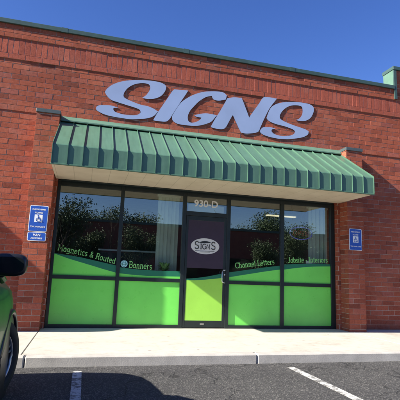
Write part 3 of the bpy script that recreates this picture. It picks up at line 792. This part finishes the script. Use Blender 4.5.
# ------------------------------------------------------------------ the green car parked nose-in
def make_car(xr, ynose, label):
    """right flank at x = xr, nose at y = ynose pointing to +y, wheels on the asphalt"""
    ZG, RW, WD = -.125, .36, 1.80
    cx = xr - WD / 2; hw = WD / 2; Lc = 4.15
    car = empty('parked_car', (cx, ynose - Lc / 2, ZG), label, 'car')
    # stations along the car measured back from the nose: (d, half width factor, bottom z, top z)
    st = [(0.0, .60, .32, .74), (.05, .74, .25, .84), (.16, .86, .22, .96), (.35, .935, .20, 1.03), (.60, .972, .20, 1.06), (1.0, 1.0, .21, 1.08), (1.25, 1.0, .21, 1.09), (2.2, 1.0, .21, 1.10), (3.2, 1.0, .21, 1.11), (3.8, .97, .23, 1.10), (4.05, .92, .28, 1.04), (4.15, .84, .36, .92)]
    bm = bmesh.new(); rings = []
    for d, f, zb, ztp in st:
        w_ = hw * f; h = ztp - zb; y = ynose - d
        sec = [(.0, zb), (.70, zb), (.90, zb + .03), (.965, zb + .12 * h / .8), (.985, zb + .32 * h), (1.0, zb + .55 * h), (.985, zb + .76 * h), (.955, zb + .88 * h), (.88, zb + .965 * h), (.70, zb + .995 * h), (.0, ztp + .012)]
        full = [(cx + w_ * a, y, ZG + z) for a, z in sec] + [(cx - w_ * a, y, ZG + z) for a, z in sec[-2:0:-1]]
        rings.append([bm.verts.new(q) for q in full])
    for A, B in zip(rings, rings[1:]):
        n = len(A)
        for i in range(n): bm.faces.new((A[i], A[(i + 1) % n], B[(i + 1) % n], B[i]))
    bm.faces.new(rings[0]); bm.faces.new(rings[-1][::-1])
    body = adopt(link_mesh('body', bm, M['carpaint'], None, True), car)
    # greenhouse (glass) and roof
    gs = [(1.12, .80, 1.08), (1.75, .74, 1.47), (2.4, .72, 1.53), (3.3, .71, 1.52), (3.75, .72, 1.42), (4.02, .80, 1.06)]
    bm = bmesh.new(); rings = []
    for d, f, ztp in gs:
        y = ynose - d; wt = hw * f
        rings.append([bm.verts.new(q) for q in ((cx + hw * .93, y, ZG + 1.06), (cx + wt + (hw * .93 - wt) * .0 if ztp > 1.2 else cx + hw * .9, y, ZG + ztp), (cx - wt if ztp > 1.2 else cx - hw * .9, y, ZG + ztp), (cx - hw * .93, y, ZG + 1.06))])
    for A, B in zip(rings, rings[1:]):
        for i in range(3): bm.faces.new((A[i], A[i + 1], B[i + 1], B[i]))
        bm.faces.new((A[3], A[0], B[0], B[3]))
    bm.faces.new(rings[0]); bm.faces.new(rings[-1][::-1])
    adopt(link_mesh('cabin_glass', bm, M['carglass']), car)
    bm = bmesh.new()
    rf = [(1.70, .76, 1.455), (1.85, .755, 1.50), (2.4, .735, 1.55), (3.3, .725, 1.54), (3.70, .73, 1.455)]
    A = [(bm.verts.new((cx + hw * f, ynose - d, ZG + z - .02)), bm.verts.new((cx + hw * f * .9, ynose - d, ZG + z + .02)), bm.verts.new((cx - hw * f * .9, ynose - d, ZG + z + .02)), bm.verts.new((cx - hw * f, ynose - d, ZG + z - .02))) for d, f, z in rf]
    for a, b in zip(A, A[1:]):
        for i in range(3): bm.faces.new((a[i], a[i + 1], b[i + 1], b[i]))
    bmesh.ops.solidify(bm, geom=bm.faces[:], thickness=.02)
    adopt(link_mesh('roof', bm, M['carpaint'], None, True), car)
    for s in (1, -1):
        for d0, z0, d1, z1 in ((1.16, 1.07, 1.75, 1.47), (2.55, 1.08, 2.55, 1.53), (3.75, 1.08, 3.60, 1.48)):
            bm = bmesh.new(); tube(bm, [(cx + s * hw * .935, ynose - d0, ZG + z0), (cx + s * hw * .745, ynose - d1, ZG + z1)], .032, 8)
            adopt(link_mesh('pillar', bm, M['carblack'] if d0 == 2.55 else M['carpaint'], None, True), car)
        # mirror on a short arm
        my, mz = ynose - 1.73, 1.080
        ex = cx + s * hw
        bm = bmesh.new()
        Rr_ = []
        for dy, k_ in ((.075, .35), (.055, .72), (.02, .95), (-.02, 1.0), (-.05, .96), (-.062, .86)):
            Rr_.append([bm.verts.new((ex + s * .070 + .128 * k_ * math.copysign(abs(math.cos(t_)) ** .62, math.cos(t_)), my + dy, mz + .084 * k_ * math.copysign(abs(math.sin(t_)) ** .62, math.sin(t_)))) for t_ in [2 * math.pi * i / 24 for i in range(24)]])
        for a, b in zip(Rr_, Rr_[1:]):
            for i in range(24): bm.faces.new((a[i], a[(i + 1) % 24], b[(i + 1) % 24], b[i]))
        bm.faces.new(Rr_[0]); bm.faces.new(Rr_[-1][::-1])
        tube(bm, [(ex - s * .10, my + .03, mz - .075), (ex + s * .02, my + .03, mz - .065), (ex + s * .06, my + .02, mz - .03)], [.035, .032, .03], 8)
        mir = adopt(link_mesh('mirror', bm, M['carblack'], None, True), car)
        bm = bmesh.new()
        plate(bm, [(ex + s * .070 + .108 * math.copysign(abs(math.cos(t_)) ** .62, math.cos(t_)), mz + .058 * math.copysign(abs(math.sin(t_)) ** .62, math.sin(t_))) for t_ in [2 * math.pi * i / 24 for i in range(24)]], my - .066, my - .0625)
        g = link_mesh('mirror_glass', bm, M['carglass']); adopt(g, mir)
        # hood and door seams, black arch flare
        bm = bmesh.new(); tube(bm, [(cx + s * hw * f, ynose - d, ZG + z) for d, f, z in ((.20, .70, .962), (.40, .756, 1.020), (.7, .784, 1.050), (1.2, .80, 1.074))], .008, 6)
        adopt(link_mesh('hood_seam', bm, M['carblack']), car)
        for dw in (.78, 3.38):
            wy, wz = ynose - dw, ZG + RW
            wx = cx + s * (hw - (.215 if dw < 1 else .13))
            bm = bmesh.new(); tube(bm, [(cx + s * (hw * (1.0 if dw > 1 else .985) - .008), wy + (RW + .055) * math.cos(a), wz + (RW + .055) * math.sin(a)) for a in [R(-25 + 230 * i / 24) for i in range(25)]], .028, 8)
            adopt(link_mesh('wheel_arch', bm, M['carblack'], None, True), car)
            bm = bmesh.new(); tube(bm, [(cx + s * (hw - .30), wy, wz), (cx + s * (hw - .02), wy, wz)], RW + .04, 28)
            adopt(link_mesh('arch_lining', bm, M['carblack']), car)
            wl = empty('wheel', (wx, wy, wz)); adopt(wl, car)
            bm = bmesh.new(); prev = None
            prof = [(-.105, .235), (-.115, .28), (-.105, .34), (-.07, .358), (.07, .358), (.105, .34), (.115, .28), (.105, .235)]
            rings = []
            for i in range(40):
                a = 2 * math.pi * i / 40
                rings.append([bm.verts.new((wx + s * (t_ + .055), wy + r_ * math.cos(a), wz + r_ * math.sin(a))) for t_, r_ in prof])
            for i in range(40):
                A_, B_ = rings[i], rings[(i + 1) % 40]
                for j in range(len(prof)): bm.faces.new((A_[j], A_[(j + 1) % len(prof)], B_[(j + 1) % len(prof)], B_[j]))
            adopt(link_mesh('tyre', bm, M['tyre'], None, True), wl)
            bm = bmesh.new()
            tube(bm, [(wx + s * .140, wy + .232 * math.cos(a), wz + .232 * math.sin(a)) for a in [2 * math.pi * i / 32 for i in range(32)]], .017, 8, True)
            tube(bm, [(wx + s * .10, wy, wz), (wx + s * .150, wy, wz)], .045, 14)
            for q in range(5):
                a = 2 * math.pi * q / 5 + .3
                for da in (-.13, .13):
                    tube(bm, [(wx + s * .135, wy + .03 * math.cos(a), wz + .03 * math.sin(a)), (wx + s * .132, wy + .22 * math.cos(a + da), wz + .22 * math.sin(a + da))], .014, 6)
            adopt(link_mesh('rim', bm, M['rim'], None, True), wl)
            if dw < 1: wl.rotation_euler = (0, 0, R(-20))
        bm = bmesh.new(); tube(bm, [(cx + s * hw * .56, ynose - .035, ZG + .70), (cx + s * hw * .74, ynose - .10, ZG + .72), (cx + s * hw * .80, ynose - .20, ZG + .76)], [.05, .075, .05], 10)
        adopt(link_mesh('headlight', bm, M['headlight'], None, True), car)
        bm = bmesh.new(); box(bm, cx + s * hw * .70 - .07, cx + s * hw * .70 + .07, ynose - 4.13, ynose - 4.07, ZG + .78, ZG + 1.0, .02)
        adopt(link_mesh('tail_light', bm, M['taillight']), car)
    bm = bmesh.new(); box(bm, cx - .42, cx + .42, ynose - .03, ynose + .012, ZG + .42, ZG + .60, .01); adopt(link_mesh('grille', bm, M['carblack']), car)
    return car
make_car(.0, -3.12, 'lime green car parked nose first at far left with black door mirror')

# ------------------------------------------------------------------ across the parking lot (seen mirrored in the glass)
ob = empty('brick_building', (4, -36, 0), 'low red brick building across the parking lot, mirrored in the shop windows', 'building')
bm = bmesh.new(); box(bm, -24, 40, -46, -36, -.6, 5.75); adopt(link_mesh('wall', bm, M['farbrick']), ob)
bm = bmesh.new(); box(bm, -24.1, 40.1, -46.1, -35.9, 5.75, 6.0); adopt(link_mesh('roof_edge', bm, M['coping']), ob)
for i in range(9):
    x = -20 + i * 7
    bm = bmesh.new(); box(bm, x, x + 4.2, -35.99, -35.9, .2, 2.7); adopt(link_mesh('window', bm, M['carglass']), ob)
bm = bmesh.new(); box(bm, -120, 120, -36, -33.0, -.5, .0); tag(link_mesh('verge', bm, M['grass']), kind='structure')

def tree_meshes(seed, H, bare):
    rnd = random.Random(seed); bt = bmesh.new(); bl = bmesh.new(); tips = []
    def limb(p, d, L, r, lev):
        pts = [p]; rs = [r]; q = p.copy(); dd = d.copy()
        for i in range(4):
            dd = (dd + Vector((rnd.uniform(-.2, .2), rnd.uniform(-.2, .2), rnd.uniform(-.05, .15)))).normalized()
            q = q + dd * L / 4; pts.append(q.copy()); rs.append(r * (1 - .16 * (i + 1)))
        tube(bt, pts, rs, 6 if lev < 2 else 4)
        if lev >= (4 if bare else 3): tips.append(q); return
        for i in range(3 if lev else 5):
            j = rnd.randint(2, 4); a = rnd.uniform(0, 6.28); sp = rnd.uniform(.5, 1.0)
            nd = (dd + Vector((math.cos(a) * sp, math.sin(a) * sp, rnd.uniform(-.1, .5)))).normalized()
            limb(pts[j], nd, L * rnd.uniform(.55, .75), rs[j] * .62, lev + 1); tips.append(pts[j])
    limb(Vector((0, 0, 0)), Vector((0, 0, 1)), H * .36, H * .022, 0)
    if not bare:
        for t_ in tips:
            for i in range(100):
                c = t_ + Vector((rnd.gauss(0, .58), rnd.gauss(0, .58), rnd.gauss(0, .46)))
                s = rnd.uniform(.07, .15); n = Vector((rnd.gauss(0, 1), rnd.gauss(0, 1), rnd.gauss(0, 1))).normalized()
                a = n.orthogonal().normalized() * s; b = n.cross(a) * .7
                bl.faces.new([bl.verts.new(c + v) for v in (a, b, -a, -b)])
    return bt, bl
protos = []
for seed, H, bare in ((3, 10, False), (8, 12, False), (5, 9, True)):
    bt, bl = tree_meshes(seed, H, bare)
    r_ = empty('tree' if not bare else 'bare_tree', (0, 0, 0))
    link_mesh('trunk', bt, M['bark'], r_)
    if not bare: link_mesh('crown', bl, M['leafdark'], r_)
    else: bl.free()
    protos.append(r_)
used = set()
def plant(kind, x, y, s, rz, label, group):
    p = protos[kind]
    if kind not in used: o = p; used.add(kind)
    else:
        o = p.copy(); COL.objects.link(o)
        for c in p.children: d = c.copy(); COL.objects.link(d); d.parent = o
    o.location = (x, y, 0); o.scale = (s, s, s); o.rotation_euler = (0, 0, rz); tag(o, label, 'tree', group)
rnd = random.Random(4)
for i in range(30):
    plant(i % 2, -44 + i * 3.1 + rnd.uniform(-1.2, 1.2), -52 + rnd.uniform(-4, 3), rnd.choice((.80, .88, .96, 1.04, 1.14)), rnd.uniform(0, 6), 'dark leafy tree behind the brick building across the lot, mirrored in glass', 'trees behind the building across the lot')
for i, (x, s) in enumerate(((-4.2, .62), (-1.8, .70), (.4, .58), (5.6, .5), (17.2, .55), (20.6, .62), (26.0, .60))):
    plant(i % 2, x, -30.5 - .4 * (i % 3), s, i * 1.3, 'dark leafy tree in front of the brick building across the lot, mirrored in glass', 'trees in front of the building across the lot')
for i, (x, y, s) in enumerate(((-1.5, -29, .95), (3.0, -28.5, .92), (-7.5, -32, 1.0))):
    plant(2, x, y, s, i * 2.1, 'bare leafless tree on the far verge of the lot, mirrored in glass', 'bare trees along the far verge')

# ------------------------------------------------------------------ render settings
scene.render.engine = 'CYCLES'
scene.render.resolution_x = scene.render.resolution_y = 1024
scene.cycles.max_bounces = 8; scene.cycles.transparent_max_bounces = 12; scene.cycles.use_denoising = True
